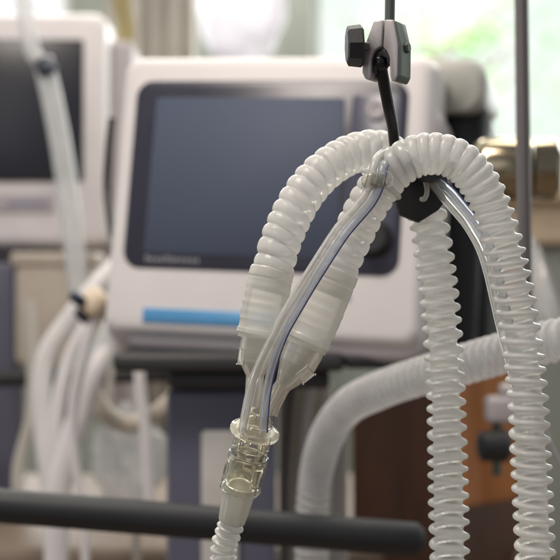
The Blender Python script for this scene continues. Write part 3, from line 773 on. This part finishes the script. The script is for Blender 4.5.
# structural pillar and hanging things left of the window
tag(pbox('pillar', 274, 312, -400, 900, 4.6, 4.9, M['wall'], None, .01), 'grey green pillar between the fluid bag and the bright window', 'pillar')
bm = bmesh.new(); n_ = 60; secs = []
a0 = P(105, 0, 3.4); b0 = P(196, 0, 3.4)
front_, back_ = [], []
for k in range(n_ + 1):
    f = k / n_; x_ = a0.x + (b0.x - a0.x) * f; y_ = 3.4 + .025 * math.sin(f * 31) + .01 * math.sin(f * 77)
    front_.append((x_, y_)); back_.append((x_, y_ + .006))
ring = front_ + back_[::-1]
loft(bm, [[(x_, y_, z) for x_, y_ in ring] for z in (.25, 1.2, 2.4)])
tag(link('curtain', bm, M['curtain'], None), 'grey folded curtain hanging behind the gap between the monitor and ventilator', 'curtain')
tag(tube('cloth_strap', path3([(118, -60, 2.9), (121, 0, 2.9), (126, 30, 2.9), (120, 60, 2.9), (112, 110, 2.9), (108, 170, 2.9)]), 9 / K * 2.9, M['olive'], None), 'olive cloth strap hanging beside the left monitor', 'strap')
tag(tube('dark_strip', path3([(112, 118, 1.98), (109, 150, 1.98), (107, 190, 1.98), (112, 235, 1.95)]), 4 / K * 1.98, M['black'], None), 'dark strip in the gap left of the ventilator', 'strip')  # dark strip put in for the dark slit beside the housing
tag(pbox('side_cabinet', 60, 132, 40, 420, 2.7, 2.9, M['haze_grey'], None, .01), 'blurred pale cabinet in the gap behind the monitor and ventilator', 'cabinet')
tag(pbox('bed_base', -200, 560, 548, 640, 2.3, 3.2, M['floor'], None, .02), 'grey brown bed base low in the background beneath the black handlebar', 'bed')

# outdoors: sky backdrop and trees
bm = bmesh.new()
bmesh.ops.create_uvsphere(bm, u_segments=48, v_segments=24, radius=30)
bmesh.ops.delete(bm, geom=[v for v in bm.verts if v.co.y < 3 or v.co.z < -14], context='VERTS')
sk = link('sky', bm, M['sky']); sk['kind'] = 'structure'
gd = bmesh.new(); bmesh.ops.create_grid(gd, x_segments=2, y_segments=2, size=12)
for v in gd.verts: v.co += Vector((0, 17.3, -.02))
link('lawn', gd, mat('lawn', (.08, .16, .05, 1), .9, var=.3))['kind'] = 'structure'
def tree(loc, h, crown, nleaf, label):
    t_ = thing('garden_tree', label, 'tree', loc, 'trees outside the window')
    rnd = random.Random(hash(label) % 1000 if False else int(h * 100))
    bm = bmesh.new(); L0 = Vector(loc)
    sweep(bm, spline([L0, L0 + Vector((.05, 0, h * .4)), L0 + Vector((-.05, 0, h * .9))], .2)[0], lambda s, a, f: .10 * (1 - .7 * f), 10)
    for k in range(7):
        a = rnd.random() * 6.28; b_ = L0 + Vector((0, 0, h * (.45 + .06 * k)))
        sweep(bm, spline([b_, b_ + Vector((math.cos(a) * .35, math.sin(a) * .35, .25)), b_ + Vector((math.cos(a) * .8, math.sin(a) * .8, .6))], .12)[0], lambda s, q, f: .035 * (1 - .8 * f), 6)
    link('trunk', bm, M['bark'], t_)
    bm = bmesh.new()
    cl_ = [(L0 + Vector((rnd.uniform(-1, 1) * crown, rnd.uniform(-.7, .7) * crown, h * rnd.uniform(.5, 1.08))), rnd.uniform(.16, .34) * crown) for _ in range(16)]
    for c_, r_ in cl_:
        for _ in range(nleaf // 16):
            p = c_ + Vector((rnd.gauss(0, 1), rnd.gauss(0, 1), rnd.gauss(0, .8))) * r_ * .6
            e1 = Vector((rnd.uniform(-1, 1), rnd.uniform(-1, 1), rnd.uniform(-1, 1))).normalized(); e2 = e1.orthogonal().normalized(); s_ = rnd.uniform(.05, .09)
            bm.faces.new([bm.verts.new(p + e1 * s_), bm.verts.new(p + e2 * s_ * .5), bm.verts.new(p - e1 * s_), bm.verts.new(p - e2 * s_ * .5)])
    link('crown', bm, M['leaf'], t_, smooth=False)
tree((1.35, 12.5, 0), 3.9, .62, 620, 'leafy green tree outside the window above the clamp')
tree((3.6, 14.5, 0), 4.2, 1.0, 260, 'thin leafy tree outside the window towards the right')
tree((.9, 15.0, 0), 3.0, .8, 420, 'low leafy tree outside the window just above the ventilator')

# ------------------------------------------------------------------ light
sc = bpy.context.scene
W = bpy.data.worlds.new('World'); sc.world = W; W.use_nodes = True
W.node_tree.nodes['Background'].inputs[0].default_value = (.93, .94, 1.0, 1)
W.node_tree.nodes['Background'].inputs[1].default_value = .25
def area(name, loc, target, size, power, col, sy=None):
    l = bpy.data.lights.new(name, 'AREA'); l.energy = power; l.size = size; l.color = col
    if sy: l.shape = 'RECTANGLE'; l.size_y = sy
    o = bpy.data.objects.new(name, l); C.objects.link(o); o.location = loc
    o.rotation_euler = (Vector(target) - Vector(loc)).to_track_quat('-Z', 'Y').to_euler()
    return o
area('overhead_light', (-.55, .75, 2.75), (0, 1.2, 1.2), .45, 31, (1, .89, .79), .8)
area('overhead_light', (.5, 2.2, 2.9), (.1, 1.8, 1.2), .6, 16, (1, .90, .78), 1.0)
area('overhead_light', (-.4, 3.7, 2.9), (0, 3.9, 1.2), .8, 40, (1, .94, .86), 1.0)  # added overhead to brighten the dim back wall, no known fixture
area('window_daylight', (1.1, 4.85, 2.1), (0, 1.2, 1.2), 1.6, 62, (.97, 1, .98), 1.6)
area('window_daylight', (-1.3, 4.8, 2.0), (0, 1.2, 1.15), 1.2, 45, (.97, .98, 1), 1.4)
area('front_fill', (-1.4, -1.6, 1.9), (0, 1.3, 1.2), 1.6, 7, (.94, .95, 1))  # soft fill added behind the camera, no known source there
area('garden_daylight', (2, 8, 7), (2, 13, 2.5), 4, 3400, (.96, 1, .96))

# ------------------------------------------------------------------ camera
cd = bpy.data.cameras.new('camera'); cam = bpy.data.objects.new('camera', cd); C.objects.link(cam)
cam.location = (0, 0, ZC); cam.rotation_euler = (math.radians(90), 0, 0)
cd.lens = 90; cd.sensor_width = 36; cd.clip_start = .05; cd.clip_end = 200
cd.dof.use_dof = True; cd.dof.focus_distance = .985; cd.dof.aperture_fstop = 6.5; cd.dof.aperture_blades = 0
sc.camera = cam
sc.view_settings.view_transform = 'Standard'; sc.view_settings.look = 'None'
sc.view_settings.exposure = 0; sc.view_settings.gamma = 1
sc.cycles.use_denoising = True
sc.cycles.max_bounces = 14; sc.cycles.transmission_bounces = 14; sc.cycles.transparent_max_bounces = 24
sc.cycles.blur_glossy = 1.0; sc.cycles.sample_clamp_indirect = 6
